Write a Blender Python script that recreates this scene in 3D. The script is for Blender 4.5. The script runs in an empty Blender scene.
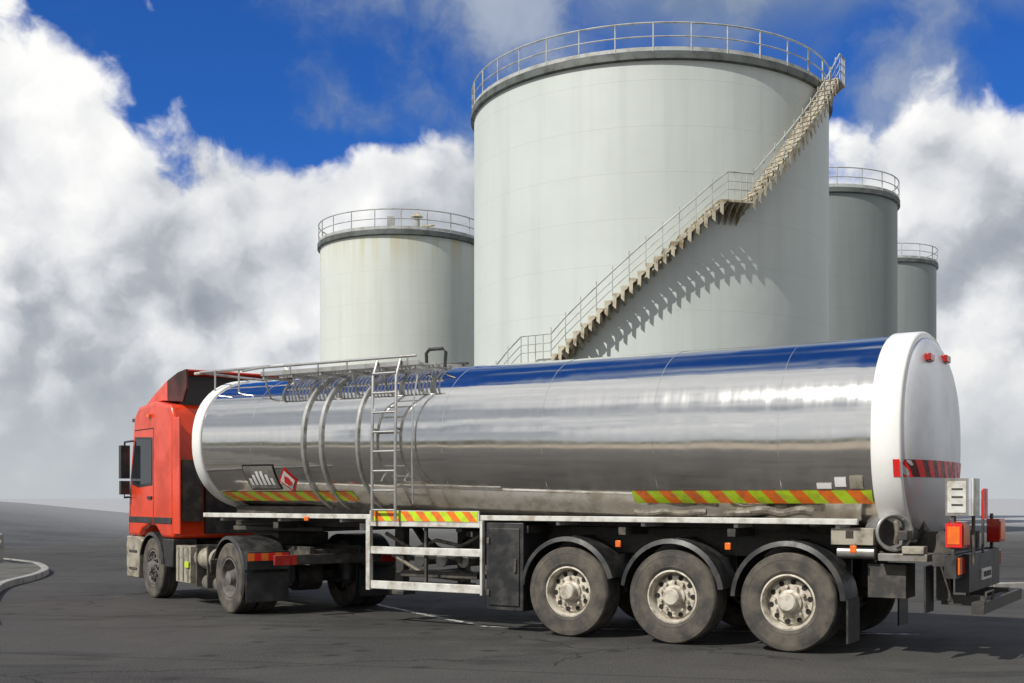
import bpy, bmesh, math, random
from mathutils import Vector, Matrix
from mathutils import noise as mn
random.seed(7)
sc = bpy.context.scene
sc.view_settings.view_transform = 'Standard'
sc.view_settings.look = 'None'
sc.view_settings.exposure = 0
R_ = math.radians
def lerp(a, b, t): return a + (b - a) * t

# ------------------------------------------------------------------ nodes
class NT:
    def __init__(s, nt): s.nt = nt
    def n(s, t, **k):
        o = s.nt.nodes.new(t)
        for a, b in k.items(): setattr(o, a, b)
        return o
    def put(s, sock, v):
        if v is None: return
        if isinstance(v, bpy.types.NodeSocket): s.nt.links.new(v, sock)
        else: sock.default_value = v
    def m(s, op, a, b=None, c=None, clamp=False):
        o = s.n('ShaderNodeMath', operation=op, use_clamp=clamp)
        s.put(o.inputs[0], a); s.put(o.inputs[1], b); s.put(o.inputs[2], c)
        return o.outputs[0]
    def vm(s, op, a, b=None):
        o = s.n('ShaderNodeVectorMath', operation=op)
        s.put(o.inputs[0], a); s.put(o.inputs[1], b)
        return o.outputs[0]
    def vs(s, a, k):
        o = s.n('ShaderNodeVectorMath', operation='SCALE'); s.put(o.inputs[0], a); s.put(o.inputs[3], k); return o.outputs[0]
    def mr(s, v, a, b, c=0.0, d=1.0, kind='SMOOTHSTEP'):
        o = s.n('ShaderNodeMapRange', interpolation_type=kind)
        s.put(o.inputs['Value'], v); o.inputs['From Min'].default_value = a; o.inputs['From Max'].default_value = b
        o.inputs['To Min'].default_value = c; o.inputs['To Max'].default_value = d
        return o.outputs[0]
    def mix(s, f, a, b, bt='MIX'):
        o = s.n('ShaderNodeMix', data_type='RGBA', blend_type=bt)
        s.put(o.inputs[0], f)
        s.put(o.inputs[6], (a + (1,)) if isinstance(a, tuple) and len(a) == 3 else a)
        s.put(o.inputs[7], (b + (1,)) if isinstance(b, tuple) and len(b) == 3 else b)
        return o.outputs[2]
    def noise(s, vec, scale, detail=4, rough=.55, dist=0.0, dim='3D'):
        o = s.n('ShaderNodeTexNoise', noise_dimensions=dim); s.put(o.inputs['Vector'], vec)
        o.inputs['Scale'].default_value = scale; o.inputs['Detail'].default_value = detail
        o.inputs['Roughness'].default_value = rough; o.inputs['Distortion'].default_value = dist
        return o.outputs[0]
    def vor(s, vec, scale, feature='F1', detail=0, rough=.5, dim='3D'):
        o = s.n('ShaderNodeTexVoronoi', feature=feature, voronoi_dimensions=dim); s.put(o.inputs['Vector'], vec)
        o.inputs['Scale'].default_value = scale
        if 'Detail' in o.inputs: o.inputs['Detail'].default_value = detail
        if 'Roughness' in o.inputs: o.inputs['Roughness'].default_value = rough
        return o.outputs['Distance']
    def ramp(s, f, pts, interp='LINEAR'):
        o = s.n('ShaderNodeValToRGB'); s.put(o.inputs[0], f); cr = o.color_ramp; cr.interpolation = interp
        while len(cr.elements) < len(pts): cr.elements.new(.5)
        for e, (p, c) in zip(cr.elements, pts):
            e.position = p; e.color = (c, c, c, 1) if not isinstance(c, tuple) else c + (1,)
        return o.outputs[0]

def newmat(name):
    m = bpy.data.materials.new(name); m.use_nodes = True
    t = NT(m.node_tree); b = m.node_tree.nodes['Principled BSDF']
    co = t.n('ShaderNodeTexCoord').outputs['Object']
    return m, t, b, co
def bump(t, b, h, strength, dist=.01):
    o = t.n('ShaderNodeBump'); o.inputs['Strength'].default_value = strength; o.inputs['Distance'].default_value = dist
    t.put(o.inputs['Height'], h); t.put(b.inputs['Normal'], o.outputs[0])
def mat(name, c1, c2=None, rough=.5, metal=0., scale=4, bmp=.0, bscale=60, lo=.40, hi=.70, rvar=.12, coat=0):
    m, t, b, co = newmat(name)
    f = t.mr(t.noise(co, scale, 4, .6), lo, hi)
    if c2 is None: c2 = tuple(x * .72 for x in c1)
    t.put(b.inputs['Base Color'], t.mix(f, c1, c2))
    t.put(b.inputs['Roughness'], t.mr(f, 0, 1, max(.03, rough - rvar), min(1, rough + rvar), 'LINEAR'))
    b.inputs['Metallic'].default_value = metal
    if coat: b.inputs['Coat Weight'].default_value = coat; b.inputs['Coat Roughness'].default_value = .08
    if bmp: bump(t, b, t.noise(co, bscale, 2), bmp)
    return m

M = {}
M['red'] = mat('red_cab_paint', (.70, .050, .010), (.50, .040, .010), .36, scale=2, coat=.25)
M['reddark'] = mat('deflector_inner', (.075, .014, .010), (.02, .008, .008), .6, scale=2)
M['black'] = mat('black_plastic', (.018, .019, .021), (.045, .042, .038), .5, scale=5)
M['steel'] = mat('dirty_chassis_steel', (.036, .034, .032), (.10, .087, .07), .65, scale=6)
M['rubber'] = mat('dusty_rubber', (.040, .037, .034), (.120, .105, .086), .88, scale=4, bmp=.3, bscale=90, lo=.35, hi=.68)
M['rim'] = mat('dusty_rim', (.58, .54, .46), (.27, .23, .18), .55, metal=.1, scale=9)
M['rimdark'] = mat('rim_grey', (.20, .19, .175), (.09, .08, .07), .55, metal=.3, scale=9)
M['hole'] = mat('rim_hole_shade', (.012, .011, .01), (.02, .018, .015), .9)
M['white'] = mat('white_paint', (.80, .80, .785), (.72, .715, .69), .32, scale=1.5, rvar=.05)
M['dwhite'] = mat('weathered_white_paint', (.60, .60, .57), (.34, .31, .26), .5, scale=5)
M['galv'] = mat('galvanised_steel', (.50, .50, .49), (.30, .29, .27), .42, metal=.7, scale=8)
M['grey'] = mat('grey_aluminium', (.34, .33, .31), (.17, .155, .13), .45, metal=.5, scale=5)
M['tan'] = mat('dusty_tan_box', (.34, .31, .25), (.15, .13, .10), .6, scale=6)
M['glass'] = mat('dark_glass', (.012, .016, .020), (.02, .024, .028), .08, scale=2, rvar=.02)
M['yel'] = mat('fluorescent_yellow', (.50, .70, .02), (.36, .46, .03), .45, scale=8)
M['ora'] = mat('fluorescent_orange', (.82, .19, .02), (.55, .13, .03), .45, scale=8)
M['redr'] = mat('reflective_red', (.72, .018, .012), (.50, .02, .02), .4, scale=8)
M['dred'] = mat('dark_red_reflector', (.10, .012, .012), (.06, .01, .01), .4, scale=12)
M['lred'] = mat('lamp_red', (.36, .015, .01), (.26, .01, .01), .15)
M['lora'] = mat('lamp_orange', (.80, .16, .02), (.6, .12, .02), .25)
M['hose'] = mat('rubber_hose', (.17, .15, .115), (.07, .06, .05), .6, scale=12)
M['rust'] = mat('rusty_galvanised_stair', (.48, .44, .34), (.22, .165, .10), .7, scale=3)
M['rail'] = mat('railing_paint', (.42, .44, .43), (.26, .26, .24), .5, scale=2)
M['rimtank'] = mat('tank_wind_girder', (.10, .115, .11), (.05, .055, .05), .6, scale=1.5)
M['concrete'] = mat('concrete', (.30, .29, .27), (.18, .17, .155), .85, scale=3, bmp=.3)
M['mark'] = mat('worn_road_paint', (.58, .57, .53), (.09, .09, .085), .7, scale=9, lo=.43, hi=.60)
M['verge'] = mat('gravel_verge', (.10, .095, .085), (.055, .06, .045), .95, scale=1.4, bmp=.8, bscale=15)
M['dark'] = mat('reflection_ridge_dark', (.035, .045, .022), (.06, .055, .035), .95, scale=.06)  # for the unseen ridge added to darken the tank's reflection

def bankmat():
    m, t, b, co = newmat('embankment_soil_haze')
    sep = t.n('ShaderNodeSeparateXYZ'); t.put(sep.inputs[0], co)
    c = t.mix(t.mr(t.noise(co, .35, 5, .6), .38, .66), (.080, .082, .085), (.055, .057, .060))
    c = t.mix(t.mr(sep.outputs[1], 44, 74), c, (.21, .215, .22))  # mist over the bank's far side put into its colour
    t.put(b.inputs['Base Color'], c); b.inputs['Roughness'].default_value = .95; b.inputs['Specular IOR Level'].default_value = .2
    bump(t, b, t.noise(co, 3, 3), .5, .1)
    return m
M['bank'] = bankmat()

def chrome():
    m, t, b, co = newmat('polished_steel_tank')
    sep = t.n('ShaderNodeSeparateXYZ'); t.put(sep.inputs[0], co); z = sep.outputs[2]
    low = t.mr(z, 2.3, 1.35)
    nz = t.noise(co, 1.3, 5, .6)
    mp = t.n('ShaderNodeMapping'); t.put(mp.inputs[0], co); mp.inputs['Scale'].default_value = (4.5, .5, .5)
    st = t.noise(mp.outputs[0], 2.0, 4, .6)
    dirt_refl = t.m('MULTIPLY', t.mr(t.m('ADD', nz, t.m('MULTIPLY', t.m('SUBTRACT', st, .5), .3)), .3, .85), low)  # grime, with brown ground reflection painted into the lower barrel
    base = t.mix(dirt_refl, (.80, .785, .76), (.52, .43, .32))
    base = t.mix(t.mr(st, .4, .8, 0, .12), base, (.60, .56, .50))
    t.put(b.inputs['Base Color'], base)
    t.put(b.inputs['Metallic'], t.m('SUBTRACT', 1.0, t.m('MULTIPLY', dirt_refl, .35)))
    t.put(b.inputs['Roughness'], t.m('ADD', .07, t.m('ADD', t.m('MULTIPLY', dirt_refl, .26), t.mr(st, .3, .7, 0, .05))))
    mp2 = t.n('ShaderNodeMapping'); t.put(mp2.inputs[0], co); mp2.inputs['Scale'].default_value = (.9, .4, .4)
    bump(t, b, t.noise(mp2.outputs[0], 1.3, 2), .26, .06)
    return m
M['chrome'] = chrome()
def endmat():
    m, t, b, co = newmat('tank_end_metal')
    n = t.noise(co, 1.3, 5, .6)
    t.put(b.inputs['Base Color'], t.mix(t.mr(n, .35, .75), (.66, .67, .69), (.54, .54, .55)))
    b.inputs['Metallic'].default_value = .45
    t.put(b.inputs['Roughness'], t.mr(n, .3, .7, .28, .38))
    return m
M['end'] = endmat()

def tankpaint(name, c1, c2, stain):
    m, t, b, co = newmat(name)
    sep = t.n('ShaderNodeSeparateXYZ'); t.put(sep.inputs[0], co); z = sep.outputs[2]
    mp = t.n('ShaderNodeMapping'); t.put(mp.inputs[0], co); mp.inputs['Scale'].default_value = (1, 1, .045)
    st = t.noise(mp.outputs[0], 1.3, 5, .6)
    bl = t.noise(co, .3, 4, .6)
    zf = t.m('MULTIPLY', z, 1 / 1.82)
    seam = t.m('LESS_THAN', t.m('FRACT', zf), .02)
    ang = t.m('ARCTAN2', sep.outputs[0], sep.outputs[1])
    pa = t.m('ADD', t.m('MULTIPLY', ang, 1.75), t.m('MULTIPLY', t.m('FLOOR', zf), .37))
    vs = t.m('LESS_THAN', t.m('FRACT', pa), .005)
    base = t.mix(t.mr(st, .42, .78, 0, .8), c1, c2)
    base = t.mix(t.mr(bl, .35, .7, 0, .3), base, tuple(x * .82 for x in c1))
    base = t.mix(t.m('MULTIPLY', t.m('MAXIMUM', seam, vs), .16), base, tuple(x * .5 for x in c1))
    if stain:
        top = t.mr(z, stain - 2.6, stain - .2)
        base = t.mix(t.m('MULTIPLY', t.m('MULTIPLY', top, t.mr(st, .45, .62)), .5), base, (.46, .40, .18))
    t.put(b.inputs['Base Color'], base); b.inputs['Roughness'].default_value = .55
    h = t.m('ADD', t.m('MULTIPLY', t.m('MAXIMUM', seam, vs), .4), t.m('MULTIPLY', t.noise(co, .8, 2), 1.2))
    bump(t, b, h, .28, .04)
    return m

# ------------------------------------------------------------------ builder
class B:
    def __init__(s): s.v = []; s.f = []; s.mi = []; s.mats = []
    def mm(s, k):
        if k not in s.mats: s.mats.append(k)
        return s.mats.index(k)
    def add(s, vs, fs, k):
        o = len(s.v); i = s.mm(k)
        s.v += [tuple(v) for v in vs]
        for f in fs: s.f.append([o + a for a in f]); s.mi.append(i)
    def box(s, x0, x1, y0, y1, z0, z1, k, X=None):
        vs = [Vector((x, y, z)) for x in (x0, x1) for y in (y0, y1) for z in (z0, z1)]
        if X is not None: vs = [X @ v for v in vs]
        s.add(vs, [(0, 1, 3, 2), (4, 6, 7, 5), (0, 4, 5, 1), (2, 3, 7, 6), (0, 2, 6, 4), (1, 5, 7, 3)], k)
    def frame(s, d):
        d = Vector(d).normalized(); u = Vector((0, 0, 1)) if abs(d.z) < .9 else Vector((1, 0, 0))
        a = d.cross(u).normalized(); return d, a, d.cross(a).normalized()
    def cyl(s, p0, p1, r, k, n=12, r2=None, cap=True):
        p0 = Vector(p0); p1 = Vector(p1); d, a, b = s.frame(p1 - p0); r2 = r if r2 is None else r2
        vs = []
        for p, rr in ((p0, r), (p1, r2)):
            for i in range(n):
                t = 2 * math.pi * i / n; vs.append(p + a * math.cos(t) * rr + b * math.sin(t) * rr)
        fs = [(i, (i + 1) % n, n + (i + 1) % n, n + i) for i in range(n)]
        if cap: fs += [tuple(range(n))[::-1], tuple(range(n, 2 * n))]
        s.add(vs, fs, k)
    def tube(s, pts, r, k, n=6, closed=False):
        pts = [Vector(p) for p in pts]; L = len(pts); vs = []
        for i, p in enumerate(pts):
            if closed: d = pts[(i + 1) % L] - pts[i - 1]
            else: d = pts[min(i + 1, L - 1)] - pts[max(i - 1, 0)]
            d, a, b = s.frame(d)
            for j in range(n):
                t = 2 * math.pi * j / n; vs.append(p + a * math.cos(t) * r + b * math.sin(t) * r)
        fs = []
        for i in range(L if closed else L - 1):
            i2 = (i + 1) % L
            for j in range(n): fs.append((i * n + j, i * n + (j + 1) % n, i2 * n + (j + 1) % n, i2 * n + j))
        if not closed: fs += [tuple(range(n))[::-1], tuple(range((L - 1) * n, L * n))]
        s.add(vs, fs, k)
    def lathe(s, prof, o, d, k, n=48, closed=False):
        o = Vector(o); d, a, b = s.frame(d); vs = []; P = len(prof)
        for i in range(n):
            t = 2 * math.pi * i / n; e = a * math.cos(t) + b * math.sin(t)
            for (r, h) in prof: vs.append(o + e * r + d * h)
        fs = []
        for i in range(n):
            i2 = (i + 1) % n
            for j in range(P if closed else P - 1):
                j2 = (j + 1) % P; fs.append((i * P + j, i2 * P + j, i2 * P + j2, i * P + j2))
        s.add(vs, fs, k)
    def prism(s, poly, y0, y1, k):
        n = len(poly)
        vs = [(x, y0, z) for x, z in poly] + [(x, y1, z) for x, z in poly]
        s.add(vs, [tuple(range(n)), tuple(range(n, 2 * n))[::-1]] + [(i, n + i, n + (i + 1) % n, (i + 1) % n) for i in range(n)], k)
    def obj(s, name, parent=None, bev=0, ang=35, recalc=True, seg=2):
        me = bpy.data.meshes.new(name); me.from_pydata(s.v, [], s.f)
        for k in s.mats: me.materials.append(M[k] if isinstance(k, str) else k)
        me.polygons.foreach_set('material_index', s.mi)
        if recalc:
            bm = bmesh.new(); bm.from_mesh(me); bmesh.ops.recalc_face_normals(bm, faces=bm.faces); bm.to_mesh(me); bm.free()
        me.polygons.foreach_set('use_smooth', [True] * len(me.polygons))
        me.set_sharp_from_angle(angle=R_(ang))
        ob = bpy.data.objects.new(name, me); sc.collection.objects.link(ob)
        if parent: ob.parent = parent
        if bev:
            md = ob.modifiers.new('bevel', 'BEVEL'); md.width = bev; md.segments = seg; md.limit_method = 'ANGLE'; md.angle_limit = R_(40)
        return ob
def empty(name, loc=(0, 0, 0), rz=0, parent=None):
    e = bpy.data.objects.new(name, None); sc.collection.objects.link(e); e.location = loc; e.rotation_euler = (0, 0, rz)
    e.empty_display_size = .5
    if parent: e.parent = parent
    return e

# ------------------------------------------------------------------ camera
cam = bpy.data.cameras.new('camera'); co_ = bpy.data.objects.new('camera', cam); sc.collection.objects.link(co_)
co_.location = (0, 0, 1.68); co_.rotation_euler = (R_(90), 0, 0)
cam.lens = 1180 / 1024 * 36; cam.sensor_width = 36; cam.shift_y = 156.5 / 1024; cam.clip_end = 6000; cam.clip_start = .1
sc.camera = co_

# ------------------------------------------------------------------ light + sky
EL = R_(44); sh = Vector((-.76, -.65, 0)).normalized()
sdir = Vector((sh.x * math.cos(EL), sh.y * math.cos(EL), math.sin(EL)))
sl = bpy.data.lights.new('sun', 'SUN'); sl.energy = 4.5; sl.angle = R_(.5); sl.color = (1, .955, .88)
so = bpy.data.objects.new('sun', sl); sc.collection.objects.link(so)
so.rotation_euler = (-sdir).to_track_quat('-Z', 'Y').to_euler(); so.location = (-20, -20, 30)

w = bpy.data.worlds.new('World'); sc.world = w; w.use_nodes = True
try: w.cycles.sampling_method = 'NONE'
except Exception as ex: print(ex)
t = NT(w.node_tree); bg = w.node_tree.nodes['Background']; bg.inputs['Strength'].default_value = .1
sky = t.n('ShaderNodeTexSky', sky_type='NISHITA'); sky.sun_disc = False; sky.sun_elevation = EL
sky.sun_rotation = math.atan2(sh.x, sh.y) % (2 * math.pi); sky.ozone_density = 3; sky.dust_density = .3; sky.air_density = 1.0
D = t.n('ShaderNodeTexCoord').outputs['Generated']
sp = t.n('ShaderNodeSeparateXYZ'); t.put(sp.inputs[0], D)
az = t.m('ARCTAN2', sp.outputs[0], sp.outputs[1])
hyp = t.m('MAXIMUM', t.m('SQRT', t.m('SUBTRACT', 1.0, t.m('MULTIPLY', sp.outputs[2], sp.outputs[2]))), .001)
v = t.m('DIVIDE', sp.outputs[2], hyp)
iz = t.m('DIVIDE', 1.0, t.m('ADD', 1.0, t.m('MAXIMUM', sp.outputs[2], -.2)))
P2 = t.vs(D, iz)
fa = t.m('ADD', az, .5, clamp=True)
vb = t.ramp(fa, [(0, .47), (.085, .46), (.15, .42), (.19, .36), (.27, .325), (.37, .29), (.47, .28), (.74, .26), (.80, .335), (.86, .36), (1, .33)], 'B_SPLINE')
rear = t.mr(t.m('ABSOLUTE', az), .7, 1.5)
vb = t.m('ADD', vb, t.m('MULTIPLY', rear, 2.9))
def H(vec, det, vd):
    n1 = t.noise(vec, 6.0, det, .56, 0, '2D')
    b1 = t.vor(vec, 17, 'SMOOTH_F1', vd, .5, '2D')
    return t.m('ADD', t.m('MULTIPLY', t.m('SUBTRACT', n1, .5), .26), t.m('MULTIPLY', t.m('SUBTRACT', .42, b1), .085))
wx = t.noise(P2, 22, 4, .6, 0, '2D'); wy = t.noise(t.vm('ADD', P2, (5, 3, 0)), 22, 4, .6, 0, '2D')
wc_ = t.n('ShaderNodeCombineXYZ'); t.put(wc_.inputs[0], t.m('MULTIPLY', t.m('SUBTRACT', wx, .5), .028)); t.put(wc_.inputs[1], t.m('MULTIPLY', t.m('SUBTRACT', wy, .5), .028))
P3 = t.vm('ADD', P2, wc_.outputs[0])
h0 = H(P3, 8, 1.5)
h1 = H(t.vm('ADD', t.vs(P3, .982), (-.011, 0, 0)), 6, 1.0)
h2 = t.m('MULTIPLY', t.m('SUBTRACT', t.noise(t.vm('ADD', t.vs(P3, .95), (-.03, 0, 0)), 6.0, 3, .56, 0, '2D'), .5), .26)
dn = t.m('ADD', t.m('SUBTRACT', vb, v), h0)
mask = t.mr(dn, -.006, .028)
lit = t.m('ADD', t.m('MULTIPLY', t.m('SUBTRACT', h0, h1), 5.4), t.m('MULTIPLY', t.m('SUBTRACT', h0, h2), 3.0))
lowf = t.noise(t.vm('ADD', P2, (3.1, 1.7, 0)), 3.8, 3, .5, 0, '2D')
edge = t.mr(dn, .0, .18, .36, 0)
lit = t.m('ADD', t.m('ADD', lit, edge), t.mr(lowf, .36, .60, .24, .78), clamp=True)
cc = t.ramp(lit, [(0, (.27, .305, .36)), (.32, (.43, .46, .51)), (.66, (.76, .775, .80)), (1, (1.0, .995, .98))])
haze = t.mr(v, .15, .0)
cc = t.mix(t.m('MULTIPLY', haze, .90), cc, (.53, .56, .59))
cc = t.mix(t.m('MULTIPLY', rear, .22), cc, (.42, .43, .45))
sk = t.mix(1.0, sky.outputs[0], (.17, .50, 1.10), 'MULTIPLY')
wn = t.noise(t.vm('ADD', P3, (1.9, .3, 0)), 5.0, 7, .58, 0, '2D')
wm = t.mr(wn, .46, .68, 0, .78)
bank = t.m('MULTIPLY', t.m('MULTIPLY', t.mr(az, -.02, .16), t.mr(t.m('ADD', v, t.m('MULTIPLY', h0, .5)), .345, .42)), t.mr(v, .9, .55))
wm = t.m('MAXIMUM', wm, t.m('MULTIPLY', bank, t.mr(wn, .3, .6, .55, .95)))
wc = t.mix(t.mr(wn, .48, .78), (.20, .27, .38), (.50, .55, .62))
col = t.mix(wm, sk, t.vs(wc, 10.0))
col = t.mix(mask, col, t.vs(cc, 10.0))
t.put(bg.inputs['Color'], col)

# ------------------------------------------------------------------ ground
def ground_mat():
    m, t, b, co = newmat('asphalt_ground')
    sepg = t.n('ShaderNodeSeparateXYZ'); t.put(sepg.inputs[0], co)
    ln = t.n('ShaderNodeVectorMath', operation='LENGTH'); t.put(ln.inputs[0], co)
    dist = ln.outputs['Value']
    big = t.noise(co, .16, 4, .6, .5, '2D'); mid = t.noise(co, 1.1, 6, .65, .3, '2D'); fine = t.noise(co, 50, 3, .7, 0, '2D')
    base = t.mix(t.mr(big, .38, .64), (.045, .0435, .0415), (.028, .0275, .027))
    base = t.mix(t.mr(mid, .42, .7, 0, .6), base, (.060, .057, .052))
    base = t.mix(t.mr(fine, .42, .70, 0, .8), base, (.105, .10, .093))
    mp = t.n('ShaderNodeMapping'); t.put(mp.inputs[0], co); mp.inputs['Rotation'].default_value = (0, 0, R_(32)); mp.inputs['Scale'].default_value = (.4, 1.0, 1)
    tr = t.noise(mp.outputs[0], .9, 5, .65, .6, '2D')
    base = t.mix(t.mr(tr, .50, .70, 0, .6), base, (.022, .022, .022))
    sp_ = t.vor(t.vm('ADD', co, t.vs(mp.outputs[0], .1)), .8, 'F1', dim='2D')
    base = t.mix(t.m('MULTIPLY', t.mr(sp_, .13, .03), t.mr(big, .42, .52, 0, .7)), base, (.015, .015, .015))
    wv = t.noise(co, .5, 4, .6, 0, '2D')
    cs = t.n('ShaderNodeCombineXYZ'); t.put(cs.inputs[0], t.m('MULTIPLY', wv, 1.6)); t.put(cs.inputs[1], t.m('MULTIPLY', mid, .8))
    ck = t.vor(t.vm('ADD', co, cs.outputs[0]), .23, 'DISTANCE_TO_EDGE', dim='2D')
    crack = t.m('MULTIPLY', t.mr(ck, .007, .0015), t.mr(big, .44, .5))
    mj = t.n('ShaderNodeMapping'); t.put(mj.inputs[0], co); mj.inputs['Rotation'].default_value = (0, 0, R_(14))
    sj = t.n('ShaderNodeSeparateXYZ'); t.put(sj.inputs[0], mj.outputs[0])
    jt = t.m('LESS_THAN', t.m('FRACT', t.m('ADD', t.m('MULTIPLY', sj.outputs[1], 1 / 3.7), t.m('MULTIPLY', wv, .012))), .010)
    crack = t.m('MAXIMUM', crack, t.m('MULTIPLY', jt, .8))
    base = t.mix(t.m('MULTIPLY', crack, .75), base, (.012, .012, .012))
    refl_tan = t.m('MULTIPLY', t.mr(sepg.outputs[1], 1.0, -4.0), .95)
    base = t.mix(refl_tan, base, t.mix(mid, (.36, .30, .22), (.24, .195, .14)))  # tan ground behind the camera, added for the tank to reflect
    far_haze = t.mr(dist, 34, 115)
    base = t.mix(t.m('MULTIPLY', far_haze, t.mr(sepg.outputs[1], -20, 20)), base, (.335, .345, .355))  # horizon mist painted into the distant ground colour
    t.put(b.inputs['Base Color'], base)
    t.put(b.inputs['Roughness'], t.mr(mid, .3, .7, .75, .95))
    b.inputs['Specular IOR Level'].default_value = .25
    h = t.m('SUBTRACT', fine, t.m('MULTIPLY', crack, 1.5))
    bump(t, b, h, .6, .008)
    return m
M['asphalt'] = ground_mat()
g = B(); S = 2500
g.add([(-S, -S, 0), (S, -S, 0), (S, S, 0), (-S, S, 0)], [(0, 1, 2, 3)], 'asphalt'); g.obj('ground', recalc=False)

def strip(pts, wd, z):
    vs = []; L = len(pts)
    for i in range(L):
        a = Vector(pts[max(i - 1, 0)]); c = Vector(pts[min(i + 1, L - 1)]); d = (c - a).normalized(); nrm = Vector((-d.y, d.x)) * wd / 2
        p = Vector(pts[i]); vs += [(p.x + nrm.x, p.y + nrm.y, z), (p.x - nrm.x, p.y - nrm.y, z)]
    return vs, [(2 * i, 2 * i + 1, 2 * i + 3, 2 * i + 2) for i in range(L - 1)]
rm = B()
for pts in ([(-2.3, 18.9), (-1.7, 17.8), (-1.0, 16.5), (-.42, 15.55)], [(-.42, 15.45), (0, 15.3), (.6, 15.2), (5, 14.5)]):
    vs, fs = strip(pts, .1, .004); rm.add(vs, fs, 'mark')
rm.obj('road_marking', recalc=False)

def smooth(pts, k=8):
    out = []
    for i in range(len(pts) - 1):
        p0 = Vector(pts[max(i - 1, 0)]); p1 = Vector(pts[i]); p2 = Vector(pts[i + 1]); p3 = Vector(pts[min(i + 2, len(pts) - 1)])
        for j in range(k):
            u = j / k
            out.append(.5 * ((2 * p1) + (p2 - p0) * u + (2 * p0 - 5 * p1 + 4 * p2 - p3) * u * u + (3 * p1 - p0 - 3 * p2 + p3) * u ** 3))
    out.append(Vector(pts[-1])); return out
def kerb(path, name, wd=.16, h=.12):
    k = B(); P = smooth(path, 4)
    for i in range(len(P) - 1):
        a, c = P[i], P[i + 1]; d = (c - a); L = d.length; ang = math.atan2(d.y, d.x)
        X = Matrix.Translation((a.x, a.y, 0)) @ Matrix.Rotation(ang, 4, 'Z')
        k.box(.006, L - .006, -wd / 2, wd / 2, -.05, h, 'concrete', X)
    k.obj(name, bev=.015)
    return P
KP = kerb([(-6.9, 15.5), (-7.7, 17.2), (-8.6, 19.4), (-9.5, 22), (-9.9, 24.5), (-10.7, 27), (-12.6, 30), (-17, 33.5), (-26, 37)], 'kerb')
vg = B(); n = len(KP)
vs = [(p.x, p.y, .10) for p in KP] + [(-40 + i * .2, lerp(12, 37, i / (n - 1)), .10 + .5 * math.sin(math.pi * i / (n - 1))) for i in range(n)]
vg.add(vs, [(i, i + 1, n + i + 1, n + i) for i in range(n - 1)], 'verge'); vg.obj('gravel_verge')
kerb([(8.2, 21.5), (12, 22.6), (20, 25), (40, 31)], 'kerb')
gr = B(); a = Vector((-24, 42)); c = Vector((-12.1, 28.0)); d = c - a; L = d.length; ang = math.atan2(d.y, d.x)
X = Matrix.Translation((a.x, a.y, .0)) @ Matrix.Rotation(ang, 4, 'Z')
prof = [(0, .50), (.05, .54), (.05, .60), (0, .64), (0, .70), (.05, .74), (.05, .80), (0, .84)]
pv = [X @ Vector((x, -y, z)) for x in (0, L) for y, z in prof]
gr.add(pv, [(i, i + 1, 9 + i, 8 + i) for i in range(7)], 'grey')
for i in range(12):
    x = .4 + i * (L - .8) / 11; gr.box(x - .05, x + .05, .02, .14, 0, .80, 'grey', X)
gr.obj('guardrail')
em = B(); NX, NY = 48, 20
vs = []
for j in range(NY + 1):
    for i in range(NX + 1):
        x = lerp(-90, -13.0, i / NX); y = lerp(38, 95, j / NY)
        fx = min(1, max(0, (-13.5 - x - (y - 38) * .10) / 18)); fy = math.sin(math.pi * min(1, j / NY)) ** .6 if j else 0
        z = 1.7 * (fx * fx * (3 - 2 * fx)) * fy + (.14 * mn.noise(Vector((x * .15, y * .15, 0))) * fx * fy) - .03
        vs.append((x, y, z))
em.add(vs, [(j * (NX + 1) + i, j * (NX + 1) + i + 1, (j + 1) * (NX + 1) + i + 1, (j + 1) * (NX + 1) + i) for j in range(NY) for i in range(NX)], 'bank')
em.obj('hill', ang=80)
# unseen ridge behind the camera, added for a dark band in the tank's reflection
em = B(); N1 = 90; vs = []
for i in range(N1 + 1):
    a = R_(lerp(150, 330, i / N1)); r = 150 + 15 * mn.noise(Vector((i * .11, 0, 0)))
    hh = 7 + 5 * mn.noise(Vector((i * .19, 3, 0))) + 2.5 * mn.noise(Vector((i * .9, 7, 0)))
    for rr, z in ((r - 20, -.1), (r - 6, hh * .7), (r, hh), (r + 30, -.1)): vs.append((rr * math.cos(a), rr * math.sin(a), z))
em.add(vs, [(4 * i + j, 4 * i + j + 1, 4 * i + j + 5, 4 * i + j + 4) for i in range(N1) for j in range(3)], 'dark'); em.obj('hill', ang=80)  # not a real hill: added unseen ridge for the tank's reflection

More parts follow.
